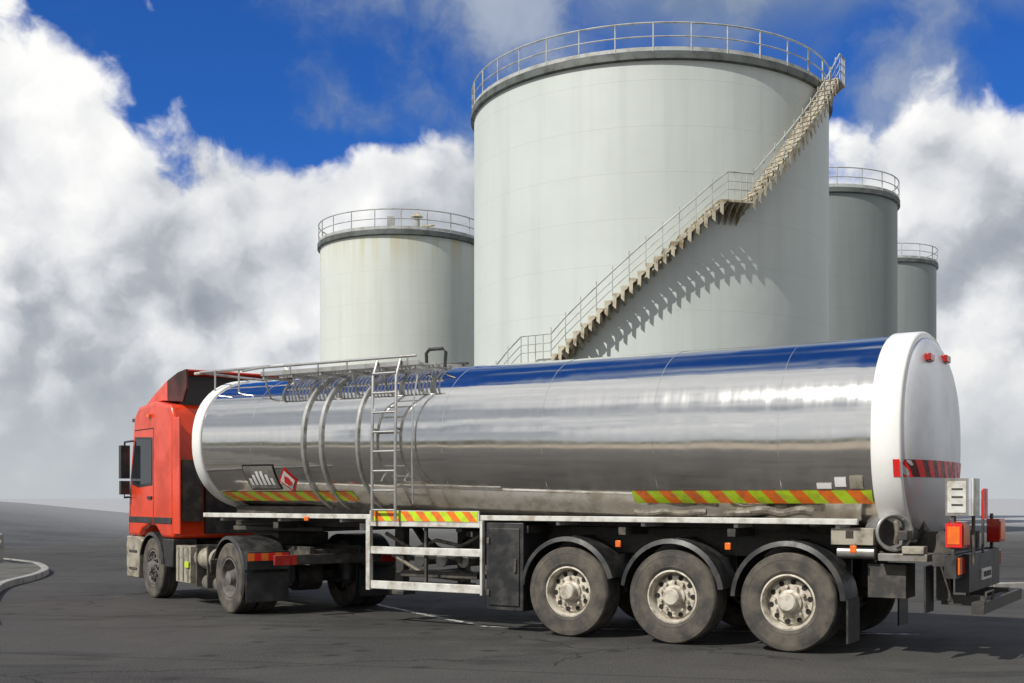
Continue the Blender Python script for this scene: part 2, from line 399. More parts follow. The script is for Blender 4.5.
# ------------------------------------------------------------------ storage tanks
def storage_tank(Dc, azd, Rr, Hh, matkey, stairs=None, nozzle=False):
    cx, cy = Dc * math.sin(R_(azd)), Dc * math.cos(R_(azd))
    e = empty('storage_tank', (cx, cy, 0))
    b = B(); b.lathe([(Rr, -.05), (Rr, Hh - .02)], (0, 0, 0), (0, 0, 1), matkey, 128)
    b.lathe([(Rr, Hh - .02), (Rr * .6, Hh + .25), (.01, Hh + .5)], (0, 0, 0), (0, 0, 1), matkey, 64)
    b.obj('shell', e, ang=30)
    b = B(); b.lathe([(Rr + .003, Hh - .34), (Rr + .16, Hh - .30), (Rr + .16, Hh - .02), (Rr + .003, Hh + .02)], (0, 0, 0), (0, 0, 1), 'rimtank', 128)
    b.lathe([(Rr + .003, 0), (Rr + .35, 0), (Rr + .35, .22), (Rr + .003, .25)], (0, 0, 0), (0, 0, 1), 'concrete', 96)
    b.obj('wind_girder', e)
    b = B(); rr = Rr + .08
    for z, r in ((1.12, .036), (.58, .028)):
        b.tube([(rr * math.cos(2 * math.pi * i / 96), rr * math.sin(2 * math.pi * i / 96), Hh + z) for i in range(96)], r, 'rail', 6, True)
    b.lathe([(rr - .012, Hh + .02), (rr + .012, Hh + .02), (rr + .012, Hh + .17), (rr - .012, Hh + .17)], (0, 0, 0), (0, 0, 1), 'rail', 96, True)
    k = int(2 * math.pi * rr / 1.5)
    for i in range(k):
        th = 2 * math.pi * i / k; p = (rr * math.cos(th), rr * math.sin(th))
        b.cyl((p[0], p[1], Hh - .1), (p[0], p[1], Hh + 1.12), .032, 'rail', 6)
    b.obj('railing', e)
    if nozzle:
        b = B(); b.cyl((1.2, -Rr + 1.0, Hh), (1.2, -Rr + 1.0, Hh + .9), .16, 'rail', 12); b.cyl((1.2, -Rr + 1.0, Hh + .9), (1.2, -Rr + 1.0, Hh + 1.15), .36, 'rust', 14, .1)
        b.cyl((.2, -Rr + 1.0, Hh + .2), (2.2, -Rr + 1.0, Hh + .45), .07, 'rust', 8); b.box(-.5, -.1, -Rr + .8, -Rr + 1.2, Hh, Hh + .9, 'rail')
        b.obj('vent_nozzle', e)
    if stairs:
        dv = Vector((-math.sin(R_(azd)), -math.cos(R_(azd)), 0)); rv = Vector((math.cos(R_(azd)), -math.sin(R_(azd)), 0))
        def P(al, r, z): return dv * (r * math.cos(R_(al))) + rv * (r * math.sin(R_(al))) + Vector((0, 0, z))
        b = B(); r0, r1 = Rr + .08, Rr + .90
        rails = []
        for (a0, z0), (a1, z1) in zip(stairs[:-1], stairs[1:]):
            if abs(z1 - z0) < .01:
                K = 4
                for i in range(K):
                    q0, q1 = lerp(a0, a1, i / K), lerp(a0, a1, (i + 1) / K)
                    vs = [P(q, r, z0 + dz) for q in (q0, q1) for r in (Rr + .02, r1) for dz in (-.08, 0)]
                    b.add(vs, [(0, 1, 3, 2), (4, 6, 7, 5), (0, 4, 5, 1), (2, 3, 7, 6), (0, 2, 6, 4), (1, 5, 7, 3)], 'rust')
                    b.add([P(q0, Rr, z0 - .1), P(q0, r1, z0 - .1), P(q0, Rr, z0 - .8), P(q0 + .2, Rr, z0 - .1), P(q0 + .2, r1, z0 - .1), P(q0 + .2, Rr, z0 - .8)], [(0, 1, 2), (3, 5, 4), (0, 3, 4, 1), (1, 4, 5, 2)], 'rust')
                    b.cyl(P(q0, r1, z0), P(q0, r1, z0 + 1.08), .022, 'rail', 6)
                rails += [(lerp(a0, a1, i / K), z0) for i in range(K + 1)]
            else:
                K = int(abs(z1 - z0) / .27)
                for i in range(K):
                    f0, f1 = i / K, (i + 1.05) / K
                    q0, q1 = lerp(a0, a1, f0), lerp(a0, a1, f1); z = lerp(z0, z1, (i + 1) / K)
                    vs = [P(q, r, z + dz) for q in (q0, q1) for r in (r0, r1) for dz in (-.05, 0)]
                    b.add(vs, [(0, 1, 3, 2), (4, 6, 7, 5), (0, 4, 5, 1), (2, 3, 7, 6), (0, 2, 6, 4), (1, 5, 7, 3)], 'rust')
                    wq = (q1 - q0)
                    for ro in (r1, r0 + .03):
                        pr = [(q0 + wq * .02, 0), (q0 + wq * .80, 0), (q0 + wq * .80, -.10), (q0 + wq * .45, -.20), (q0 + wq * .40, -.62), (q0 + wq * .02, -.50)]
                        vv = [P(q, ro, z + dz) for q, dz in pr] + [P(q, ro - .03, z + dz) for q, dz in pr]; m6 = len(pr)
                        b.add(vv, [tuple(range(m6)), tuple(range(m6, 2 * m6))[::-1]] + [(k_, m6 + k_, m6 + (k_ + 1) % m6, (k_ + 1) % m6) for k_ in range(m6)], 'rust')
                    qm = q0 + .3
                    b.add([P(qm - .12, Rr, z - .05), P(qm - .12, r1, z - .05), P(qm - .12, Rr, z - .65), P(qm + .12, Rr, z - .05), P(qm + .12, r1, z - .05), P(qm + .12, Rr, z - .65)], [(0, 1, 2), (3, 5, 4), (0, 3, 4, 1), (1, 4, 5, 2)], 'rust')
                    if i % 2 == 0: b.cyl(P(q0, r1, z - .1), P(q0, r1, z + 1.05), .020, 'rail', 6)
                N_ = 12
                rails += [(lerp(a0, a1, i / N_), lerp(z0, z1, i / N_) + .05) for i in range(1, N_)]
        for dz, r in ((1.08, .030), (.72, .018), (.40, .018)):
            b.tube([P(q, r1, z + dz) for q, z in rails], r, 'rail', 6)
        b.obj('spiral_stair', e)
    return e
M['tp1'] = tankpaint('tank_paint_pale', (.53, .575, .555), (.45, .495, .475), 0)
M['tp2'] = tankpaint('tank_paint_stained', (.57, .60, .56), (.48, .51, .455), 17.0)
M['tp3'] = tankpaint('tank_paint_shaded', (.20, .228, .224), (.15, .175, .172), 0)  # darker copy of the tank paint; the big tank's shade put into its colour
storage_tank(55, 6.6, 8.07, 19.3, 'tp1', stairs=[(-97, 0), (-35, 7.15), (-25.5, 7.15), (20, 13.3), (27, 13.3), (63, 19.3), (69, 19.3)])
storage_tank(72, -5.3, 4.95, 16.9, 'tp2', nozzle=True)
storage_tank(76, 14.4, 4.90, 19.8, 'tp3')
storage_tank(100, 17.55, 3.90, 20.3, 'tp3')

# ------------------------------------------------------------------ tanker truck
TH = 180 - 32.2
truck = empty('tanker_truck', (3.65, 13.86, 0), R_(TH))
W_, NE, ZT = 1.25, 2.25, 3.50
SF, SR = 9.15, -1.18
def prm(s, off=0):
    zb = lerp(1.14, 1.54, (s - SR) / (SF - SR)); return (ZT + zb) / 2, (ZT - zb) / 2 + off
def ring(s, off=0, n=112, scl=1.0):
    zc, hz = prm(s, off); w = W_ + off; o = []
    for i in range(n):
        a = 2 * math.pi * i / n; c, q = math.cos(a), math.sin(a)
        o.append((s, scl * w * math.copysign(abs(c) ** (2 / NE), c), zc + scl * hz * math.copysign(abs(q) ** (2 / NE), q)))
    return o
def loft(b, rings, k, cap0=False, cap1=False):
    n = len(rings[0]); vs = [p for r in rings for p in r]; fs = []
    for i in range(len(rings) - 1):
        for j in range(n): fs.append((i * n + j, i * n + (j + 1) % n, (i + 1) * n + (j + 1) % n, (i + 1) * n + j))
    if cap0: fs.append(tuple(range(n)))
    if cap1: fs.append(tuple(range((len(rings) - 1) * n, len(rings) * n)))
    b.add(vs, fs, k)
def ysurf(s, z, off=0):
    zc, hz = prm(s, off); u = min(1, abs((z - zc) / hz)); return (W_ + off) * (1 - u ** NE) ** (1 / NE)
b = B(); loft(b, [ring(lerp(-1.0, 9.05, i / 24)) for i in range(25)], 'chrome'); b.obj('tank_barrel', truck, ang=60)
def dish(b, s0, depth, sgn, k, off=-.004):
    rs = []
    for i in range(13):
        be = math.pi / 2 * i / 12.4; r = ring(s0, off, scl=math.cos(be)); rs.append([(s0 + sgn * depth * math.sin(be), p[1], p[2]) for p in r])
    loft(b, rs, k, cap1=True)
b = B(); dish(b, SR, .27, -1, 'end', -.03); dish(b, SF, .22, 1, 'end', -.03); b.obj('tank_dished_ends', truck, ang=60)
b = B()
for s0, s1 in ((-1.21, -.90), (9.0, 9.19)):
    loft(b, [ring(s0, -.05), ring(s0, .012), ring(s0 + .02, .03), ring(s1 - .02, .03), ring(s1, .012), ring(s1, -.05)], 'white')
b.obj('tank_end_collars', truck, ang=50)
b = B()
for s0, wd, o in ((6.95, .05, .035), (6.62, .05, .035), (5.98, .04, .03)):
    loft(b, [ring(s0, -.01), ring(s0, o), ring(s0 + wd, o), ring(s0 + wd, -.01)], 'galv')
for s0 in (8.0, 4.6, 3.1, 1.6, .1):
    loft(b, [ring(s0, -.002), ring(s0 + .004, .003), ring(s0 + .012, .003), ring(s0 + .016, -.002)], 'chrome')
b.obj('tank_ribs', truck, ang=50)

def hazard(b, s0, s1, z0, z1, cnt, ka, kb, sides=(1, -1), off=.008, yfix=None, slant=.12):
    stp = (s1 - s0) / cnt
    for sd in sides:
        for i in range(-1, cnt + 1):
            a0, a1 = s0 + i * stp, s0 + (i + 1) * stp; vs = []
            for j in range(4):
                z = lerp(z0, z1, j / 3); sk = slant * (j / 3)
                for a in (a0, a1):
                    s = min(max(a + sk, s0), s1); y = (ysurf(s, z, off) if yfix is None else yfix); vs.append((s, sd * y, z))
            if abs(vs[0][0] - vs[1][0]) < 1e-4 and abs(vs[6][0] - vs[7][0]) < 1e-4: continue
            b.add(vs, [(0, 1, 3, 2), (2, 3, 5, 4), (4, 5, 7, 6)], ka if i % 2 else kb)
b = B()
hazard(b, -.88, 1.95, 1.62, 1.76, 18, 'yel', 'ora')
hazard(b, 6.3, 8.95, 1.64, 1.77, 16, 'yel', 'ora')
zc, hz = prm(SR)
def dpt(y, z, off=.01):
    rho = (abs(y / (W_ - .03)) ** NE + abs((z - zc) / (hz - .03)) ** NE) ** (1 / NE)
    return (SR - .27 * math.sqrt(max(0, 1 - min(rho, 1) ** 2)) - off, y, z)
cnt = 20
for i in range(cnt):
    vs = []
    for j in range(3):
        z = 1.90 + .18 * j / 2; sk = .06 * j
        for e_ in (i, i + 1): vs.append(dpt(max(-1.18, min(1.19, -1.18 + 2.37 * e_ / cnt + sk)), z))
    b.add(vs, [(0, 1, 3, 2), (2, 3, 5, 4)], 'redr' if i % 2 else 'dred')
b.add([(s_, ysurf(s_, z_, .036), z_) for s_, z_ in ((-1.20, 1.90), (-1.13, 1.90), (-1.13, 2.08), (-1.20, 2.08))], [(0, 1, 2, 3)], 'redr')
b.obj('hazard_stripes', truck, recalc=True)
def placard(b, s0, s1, z0, z1, k, off=.012, sd=1):
    vs = []
    for j in range(5):
        z = lerp(z0, z1, j / 4)
        for s in (s0, s1): vs.append((s, sd * ysurf(s, z, off), z))
    b.add(vs, [(2 * j, 2 * j + 1, 2 * j + 3, 2 * j + 2) for j in range(4)], k)
def poly_on(b, pts, k, off, sd=1): b.add([(s, sd * ysurf(s, z, off), z) for s, z in pts], [tuple(range(len(pts)))], k)
b = B()
placard(b, 7.60, 8.22, 1.80, 2.16, 'black', .011)
placard(b, 7.62, 8.20, 1.82, 2.14, 'grey', .014)
for i in range(6):
    s0 = 7.67 + i * .085; placard(b, s0, s0 + .055, 1.87, 1.87 + .22 * (1 - abs(i - 2.5) / 4.5), 'white', .019)
poly_on(b, [(7.40, 1.76), (7.58, 1.93), (7.40, 2.11), (7.22, 1.93)], 'redr', .014)
poly_on(b, [(7.40, 1.80), (7.54, 1.93), (7.40, 2.07), (7.26, 1.93)], 'white', .019)
poly_on(b, [(7.40, 1.85), (7.47, 1.90), (7.42, 2.0), (7.35, 1.96), (7.33, 1.88)], 'redr', .024)
placard(b, -.62, -.50, 1.80, 1.90, 'white'); placard(b, -.80, -.66, 1.78, 1.92, 'tan'); placard(b, -.46, -.30, 1.78, 1.84, 'white')
b.obj('placards', truck, recalc=False)
b = B()
for y, z in ((.55, 3.19), (-.15, 3.24)):
    p = dpt(y, z, 0); b.box(p[0] - .05, p[0] + .02, y - .10, y + .10, z - .04, z + .04, 'lred')
b.obj('top_marker_lamps', truck, bev=.01)

b = B()
for s in (5.4, 6.3, 7.1, 7.8):
    b.cyl((s, -.1, 3.40), (s, -.1, 3.52), .28, 'galv', 24); b.cyl((s, -.1, 3.52), (s, -.1, 3.57), .25, 'grey', 24, .20); b.box(s - .28, s + .28, -.13, -.07, 3.57, 3.60, 'steel')
for i in range(42):
    s = 5.05 + i * .066; b.box(s, s + .018, .40, 1.16, 3.455, 3.48, 'galv')
for y in (.38, .78, 1.16): b.box(5.02, 7.85, y, y + .03, 3.44, 3.50, 'galv')
for i in range(6):
    s = 5.1 + i * .54; b.tube([(s, 1.15, 3.45), (s, 1.12, 3.30), (s, 1.03, 3.12)], .014, 'galv'); b.box(s, s + .035, .36, 1.17, 3.40, 3.44, 'galv')
b.tube([(5.05, 1.19, 3.56), (7.85, 1.19, 3.56), (8.4, 1.0, 3.56)], .018, 'galv', 8)
b.tube([(5.1, -.97, 3.60), (8.1, -.97, 3.60), (9.5, -.8, 3.62), (9.7, -.3, 3.64), (9.7, .3, 3.64), (9.5, .8, 3.62), (7.9, .97, 3.60)], .022, 'galv', 8)
b.tube([(7.9, .45, 3.50), (8.1, .45, 3.68), (10.0, .45, 3.66)], .024, 'dwhite', 8)
for i in range(6): b.cyl((5.2 + i * .52, 1.19, 3.45), (5.2 + i * .52, 1.19, 3.56), .013, 'galv', 6)
for i in range(6): b.cyl((5.2 + i * .57, -.97, 3.25), (5.2 + i * .57, -.97, 3.60), .014, 'galv', 6)
for s in (8.6, 9.1): b.cyl((s, .88, 3.1), (s, .88, 3.62), .014, 'galv', 6)
b.tube([(5.00, .62, 3.45), (4.98, .62, 3.66), (5.03, .62, 3.71), (5.26, .62, 3.71), (5.31, .62, 3.66), (5.30, .62, 3.45)], .024, 'black', 8)
b.obj('top_walkway', truck)
b = B()
for s in (5.31, 5.70): b.tube([(s, 1.31, 1.38), (s, 1.31, 2.4), (s, 1.29, 3.30), (s, 1.20, 3.52)], .021, 'galv', 8)
for i in range(8):
    z = 1.52 + i * .26; b.cyl((5.31, 1.305, z), (5.70, 1.305, z), .015, 'galv', 8)
for z in (1.9, 2.6):
    for s in (5.31, 5.70): b.cyl((s, 1.305, z), (s, ysurf(s, z) - .01, z), .014, 'galv', 6)
b.tube([(5.05, 1.17, 3.3), (5.05, 1.27, 2.9), (5.05, 1.29, 2.2), (5.05, 1.27, 1.6)], .012, 'galv')
b.obj('side_ladder', truck)

# chassis
b = B()
for y in (-.48, .48):
    b.box(-1.55, 4.6, y - .07, y + .07, 1.0, 1.32, 'steel'); b.box(4.6, 9.0, y - .07, y + .07, 1.26, 1.46, 'steel')
    b.box(-1.3, 8.9, y - .16, y + .16, 1.325, 1.56, 'steel')
for s in (-1.2, -.65, .68, 2.05, 3.4, 4.4, 6.0, 7.6): b.box(s - .05, s + .05, -1.15, 1.15, 1.24, 1.34, 'steel')
b.box(7.2, 9.0, -.6, .6, 1.19, 1.255, 'steel')
for s in (-0.02, 1.35, 2.72):
    b.cyl((s, -1.0, .535), (s, 1.0, .535), .075, 'steel', 14)
    for y in (-.5, .5):
        b.cyl((s - .32, y, .62), (s - .32, y, 1.0), .15, 'black', 16); b.box(s - .4, s + .45, y - .05, y + .05, .50, .60, 'steel')
        b.box(s + .33, s + .50, y - .1, y + .1, .48, 1.0, 'steel')
    b.cyl((s - .14, -.8, .6), (s - .14, -.8, 1.1), .05, 'steel'); b.cyl((s - .14, .8, .6), (s - .14, .8, 1.1), .05, 'steel')
for y in (-.75, .75):
    b.box(5.55, 5.70, y - .07, y + .07, .42, 1.3, 'steel'); b.box(5.5, 5.75, y - .14, y + .14, .36, .42, 'steel')
b.cyl((5.62, -.75, .62), (5.62, .75, .62), .03, 'steel')
b.cyl((3.6, -.3, .95), (4.7, -.3, .95), .17, 'black', 18); b.cyl((4.1, .25, 1.02), (4.9, .25, 1.02), .13, 'black', 18)
b.tube([(4.2, .1, 1.15), (4.6, .5, 1.0), (5.0, .9, .9), (5.3, 1.05, .9)], .06, 'steel', 10)
b.tube([(5.9, .1, 1.3), (5.5, .4, 1.1), (5.0, .8, .98), (4.4, 1.05, .88)], .06, 'steel', 10)
b.tube([(4.1, .9, 1.25), (4.5, .95, 1.05), (4.9, .95, 1.12), (5.3, .92, .98), (5.75, .95, 1.2)], .028, 'hose', 8)
b.tube([(4.1, .7, .72), (4.6, .8, .60), (5.2, .8, .64), (5.75, .8, .9)], .03, 'hose', 8)
b.box(4.25, 5.5, .55, .95, .62, .70, 'steel')
for s in (4.4, 4.75, 5.1): b.cyl((s, .5, .86), (s, 1.02, .86), .075, 'grey', 14); b.cyl((s, 1.0, .86), (s, 1.06, .86), .09, 'grey', 14)
b.obj('trailer_chassis', truck, bev=.008)

b = B()
for sd in (1, -1):
    y0, y1 = sorted((sd * 1.16, sd * 1.215))
    b.box(-.75, 9.0, y0, y1, 1.395, 1.46, 'dwhite')
    yy0, yy1 = sorted((sd * .62, sd * 1.158)); b.box(-.7, 8.8, yy0, yy1, 1.43, 1.445, 'grey')
    for i in range(9):
        s = -.55 + i * 1.15; b.box(s, s + .05, yy0, yy1, 1.345, 1.428, 'dwhite')
b.obj('side_rail', truck, bev=.006)
b = B()
for sd in (1, -1):
    def bx(x0, x1, a0, a1, z0, z1, k):
        p, q = sorted((sd * a0, sd * a1)); b.box(x0, x1, p, q, z0, z1, k)
    bx(4.02, 5.797, 1.17, 1.235, 1.30, 1.392, 'dwhite')
    bx(4.02, 5.797, 1.18, 1.225, .93, 1.03, 'dwhite')
    bx(4.02, 5.797, 1.18, 1.225, .46, .57, 'dwhite')
    bx(5.80, 5.87, 1.165, 1.24, .44, 1.392, 'dwhite'); bx(3.98, 4.017, 1.165, 1.24, .44, 1.392, 'dwhite')
    bx(5.81, 5.86, .55, 1.162, 1.30, 1.38, 'dwhite'); bx(5.81, 5.86, .9, 1.162, .46, .52, 'dwhite')
    bx(4.9, 4.94, 1.13, 1.177, .5, 1.3, 'steel')
b.obj('side_guard', truck, bev=.008)
b = B(); hazard(b, 4.05, 5.78, 1.375, 1.505, 14, 'yel', 'ora', yfix=1.243)
for i in (1, -1):
    p, q = sorted((i * 1.216, i * 1.238)); b.box(4.03, 5.80, p, q, 1.365, 1.515, 'dwhite')
b.obj('side_hazard_board', truck)
b = B()
for sd in (1, -1):
    p, q = sorted((sd * .62, sd * 1.22)); b.box(3.38, 3.93, p, q, .27, 1.37, 'black')
    p, q = sorted((sd * 1.222, sd * 1.24)); b.box(3.43, 3.88, p, q, .33, 1.30, 'black')
    p, q = sorted((sd * 1.241, sd * 1.265)); b.box(3.46, 3.50, p, q, .75, .92, 'steel'); b.box(3.86, 3.90, p, q, .45, .53, 'steel'); b.box(3.86, 3.90, p, q, 1.1, 1.18, 'steel')
b.obj('tool_locker', truck, bev=.015)

# wheels
def wheel(T, Rm, Ho, x, yo, sd, R, wd, kind, rk='rim'):
    yc = yo - sd * wd / 2; o = (x, yc, R); d = (0, sd, 0); h = wd / 2; ri = R * .545
    tp = [(ri, -h * .80), (ri + .03, -h * .93), (R * .78, -h), (R * .93, -h * .96), (R * .985, -h * .84)]
    g_ = .012
    for q in (-.5, 0, .5): tp += [(R, h * (q - .22)), (R, h * (q - .05)), (R - g_, h * (q - .04)), (R - g_, h * (q + .04)), (R, h * (q + .05))]
    tp += [(R, h * .74), (R * .988, h * .87), (R * .955, h * .965), (R * .95, h * .955), (R * .93, h * .975), (R * .85, h * 1.0), (R * .845, h * .985), (R * .78, h), (ri + .055, h * .97), (ri + .05, h * .985), (ri + .03, h * .95), (ri, h * .80)]
    T.lathe(tp, o, d, 'rubber', 64)
    e = h * .83
    if kind == 'trailer': pr = [(ri + .012, e + .012), (ri - .006, e + .016), (ri - .022, e - .02), (ri - .028, .04), (ri - .05, .035), (ri * .80, .072), (ri * .60, .080), (ri * .52, .085), (ri * .50, .085)]; fa_ = .085
    elif kind == 'steer': pr = [(ri + .012, e + .012), (ri - .006, e + .016), (ri - .022, e - .02), (ri - .035, e - .05), (ri * .80, e + .0), (ri * .5, e + .015)]; fa_ = e + .012
    else: pr = [(ri + .012, e + .012), (ri - .006, e + .016), (ri - .022, e - .02), (ri - .04, -.02), (ri * .82, -.07), (ri * .5, -.07)]; fa_ = -.07
    Rm.lathe(pr + [(.001, fa_)], o, d, rk, 48)
    hb = {'trailer': [(.135, 0), (.135, .03), (.105, .04), (.10, .12), (.085, .135), (.001, .138)], 'steer': [(.11, 0), (.10, .03), (.09, .07), (.001, .08)], 'drive': [(.15, 0), (.15, .08), (.11, .16), (.10, .22), (.001, .24)]}[kind]
    Rm.lathe([(r, fa_ + .001 + q) for r, q in hb], o, d, rk, 32)
    ph = random.uniform(0, 6.28)
    for i in range(10):
        a = 2 * math.pi * (i + .5) / 10 + ph; rr = ri * .74
        yy = fa_ - (.012 if kind == 'trailer' else .0) + .004
        if kind == 'drive': yy = -.066
        c = Vector((x + rr * math.cos(a), yc, R + rr * math.sin(a))); Ho.cyl(c + Vector((0, sd * (yy - .015), 0)), c + Vector((0, sd * (yy + .002), 0)), .030, 'hole', 14)  # dark discs painted in for the shade inside open rim holes
        a = 2 * math.pi * i / 10 + ph; rr = ri * .585; c = Vector((x + rr * math.cos(a), yc, R + rr * math.sin(a)))
        Rm.cyl(c + Vector((0, sd * (fa_ - .01), 0)), c + Vector((0, sd * (fa_ + .045), 0)), .018, rk, 6)
TY, RM, HO = B(), B(), B()
for x in (0, 1.37, 2.74):
    for sd in (1, -1): wheel(TY, RM, HO, x, sd * 1.25, sd, .545, .385, 'trailer')
TY.obj('trailer_tyres', truck, ang=30); RM.obj('trailer_rims', truck, ang=30); HO.obj('rim_holes', truck)
def fender(b, x, y0, y1, zc, R, a0, a1, k, n=22, th=.018, lip=.055):
    sec = []
    for i in range(n + 1):
        a = R_(lerp(a0, a1, i / n)); c, s_ = math.cos(a), math.sin(a)
        sec.append([(x + r * c, y, zc + r * s_) for r, y in ((R - lip, y1), (R, y1 - (.02 if y1 > y0 else -.02)), (R, y0), (R - th, y0), (R - th, y1 - (.025 if y1 > y0 else -.025)), (R - lip, y1 - (.018 if y1 > y0 else -.018)))])
    loft(b, sec, k, True, True)
b = B()
for sd in (1, -1):
    for x, a0, a1 in ((0, 2, 178), (1.37, 8, 172), (2.74, 4, 165)):
        fender(b, x, sd * .80, sd * 1.285, .57, .645, a0, a1, 'black')
    p, q = sorted((sd * .84, sd * 1.27)); b.box(-.67, -.65, p, q, .14, .60, 'black')
    for x in (0, 1.37, 2.74): b.cyl((x, sd * .5, 1.20), (x, sd * 1.1, 1.20), .02, 'steel', 8)
b.obj('trailer_mudguards', truck, ang=40)
b = B()
for x in (2.05, .68, -.72): b.box(x - .03, x + .04, 1.225, 1.25, 1.10, 1.18, 'lora')
b.box(6.9, 6.98, 1.216, 1.24, 1.36, 1.42, 'lora'); b.obj('side_marker_lamps', truck, bev=.008)
b = B()
def hose(s0, s1, y, z, amp, r):
    pts = [(lerp(s0, s1, i / 30), y + amp * math.sin(i * .35) * .5, z + amp * .35 * math.sin(i * .4 + s0)) for i in range(31)]
    b.tube(pts, r, 'hose', 10)
hose(-.25, .6, 1.12, 1.53, .05, .05); hose(1.0, 1.9, 1.10, 1.51, .03, .04)
for s, rr in ((.55, .17), (.52, .13), (.58, .09)): b.tube([(s + 1.3 * rr * math.cos(i * .35), 1.08 + .5 * rr * math.sin(i * .35), 1.50 + .01 * i * .3) for i in range(18)], .036, 'hose', 8)
b.obj('delivery_hose', truck)
b = B(); o = Vector((-1.08, 1.04, 1.32)); dr = Vector((-.62, .78, 0)).normalized()
b.lathe([(.165, -.35), (.17, -.02), (.20, 0), (.205, .03), (.18, .04), (.165, .02), (.15, -.02), (.145, -.34)], o, dr, 'galv', 32)
b.lathe([(.145, -.12), (.001, -.12)], o, dr, 'steel', 28)
b.tube([o + dr * .06 + Vector((0, 0, .12)), o + dr * .10, o + dr * .06 + Vector((0, 0, -.12))], .03, 'hose', 8)
b.box(-.90, -.45, .95, 1.15, 1.18, 1.36, 'tan'); b.cyl((-.9, 1.05, 1.1), (-.5, 1.05, 1.1), .07, 'grey', 12)
b.box(-1.45, -.95, .75, 1.16, 1.02, 1.10, 'grey'); b.box(-1.2, -.8, .6, 1.0, .62, .98, 'steel'); b.box(-1.42, -1.2, 1.0, 1.18, 1.10, 1.18, 'tan')
b.obj('rear_pipework', truck, bev=.006)
b = B()
b.box(-1.72, -1.5, -1.15, 1.15, .98, 1.10, 'steel')
b.box(-1.80, -1.66, -.85, .85, .70, 1.10, 'black'); b.box(-1.82, -1.80, -.26, .26, .80, .92, 'dwhite')
for i in range(5): b.box(-1.827, -1.821, -.20 + i * .085, -.15 + i * .085, .83, .89, 'black')
b.box(-1.98, -1.86, -1.24, 1.05, .50, .62, 'steel')
for y in (-.7, .7): b.box(-1.93, -1.5, y - .05, y + .05, .56, .66, 'steel'); b.box(-1.6, -1.45, y - .06, y + .06, .6, 1.3, 'steel')
for y in (-1.02, 1.02):
    b.box(-1.74, -1.62, y - .17, y + .17, .86, 1.10, 'black'); b.box(-1.765, -1.742, y - .15, y - .02, .90, 1.07, 'lred'); b.box(-1.765, -1.742, y + .0, y + .13, .90, 1.07, 'lora')
    b.box(-1.70, -1.67, y - .03, y + .03, 1.10, 1.50, 'steel')
    b.box(-1.80, -1.66, y - .17, y + .17, 1.17, 1.44, 'lred'); b.box(-1.812, -1.801, y - .14, y + .14, 1.20, 1.41, 'lora')
b.box(-1.86, -1.64, 1.195, 1.21, 1.50, 1.88, 'grey'); b.box(-1.84, -1.66, 1.211, 1.215, 1.53, 1.85, 'dwhite')
for z in (1.60, 1.68, 1.76): b.box(-1.81, -1.70, 1.2155, 1.218, z, z + .02, 'steel')
b.box(-1.80, -1.64, 1.195, 1.212, 1.18, 1.42, 'redr'); b.box(-1.78, -1.66, 1.213, 1.217, 1.21, 1.39, 'lora')
b.box(-1.72, -1.69, 1.12, 1.192, 1.05, 1.85, 'steel')
b.box(-1.90, -1.885, .84, 1.16, 1.50, 1.88, 'dwhite'); b.cyl((-1.87, 1.0, 1.0), (-1.87, 1.0, 1.86), .018, 'steel')
b.box(-1.90, -1.885, .40, .62, 1.46, 1.78, 'redr'); b.cyl((-1.87, .51, 1.1), (-1.87, .51, 1.76), .015, 'steel')
b.tube([(-1.98, 1.0, .62), (-1.99, 1.0, .72), (-1.99, .6, .72), (-1.98, .6, .62)], .012, 'steel')
for sd in (1, -1):
    p, q = sorted((sd * .86, sd * 1.22)); b.box(-1.45, -1.43, p, q, .50, .98, 'black')
b.obj('rear_bumper', truck, bev=.006)

# ------------------------------------------------------------------ tractor
PH = 180 - 54
Tw = Matrix.Translation((3.65, 13.86, 0)) @ Matrix.Rotation(R_(TH), 4, 'Z')
Kw = Matrix.Translation((-3.14, 17.9, 0)) @ Matrix.Rotation(R_(PH), 4, 'Z')
tr = empty('tractor_unit', parent=truck); tr.matrix_basis = Tw.inverted() @ Kw
FX = 3.3
b = B()
cab = [(2.30, 1.02), (2.30, 3.02), (2.42, 3.20), (3.2, 3.30), (3.95, 3.26), (4.18, 3.10), (4.42, 2.05), (4.52, 1.35), (4.52, 1.02), (3.92, 1.02), (3.78, 1.14), (3.45, 1.22), (3.1, 1.20), (2.82, 1.02)]
b.prism(cab, -1.22, 1.22, 'red'); b.obj('cab_body', tr, bev=.06, seg=4)
b = B()
def arc(xc, zc, R, a0, a1, n): return [(xc + R * math.cos(R_(lerp(a0, a1, i / n))), zc + R * math.sin(R_(lerp(a0, a1, i / n)))) for i in range(n + 1)]
low = [(4.54, .30), (4.56, .85), (4.53, 1.016), (3.94, 1.016)] + arc(FX, .51, .60, 48, 8, 6) + [(3.92, .30)]
for y0, y1 in ((.75, 1.235), (-1.235, -.75)): b.prism(low, y0, y1, 'tan')
b.box(4.30, 4.60, -.749, .749, .30, 1.0, 'tan')
b.box(4.42, 4.53, -.9, .9, 1.05, 1.75, 'black')
low2 = [(2.32, .55), (2.32, 1.016), (2.80, 1.016), (2.70, .55)]
for y0, y1 in ((.8, 1.21), (-1.21, -.8)): b.prism(low2, y0, y1, 'black')
b.obj('cab_lower_panels', tr, bev=.02)
b = B()
for sd in (1, -1): fender(b, FX, sd * .82, sd * 1.245, .51, .60, 20, 172, 'black')
b.obj('front_wheel_arches', tr, ang=40)
b = B()
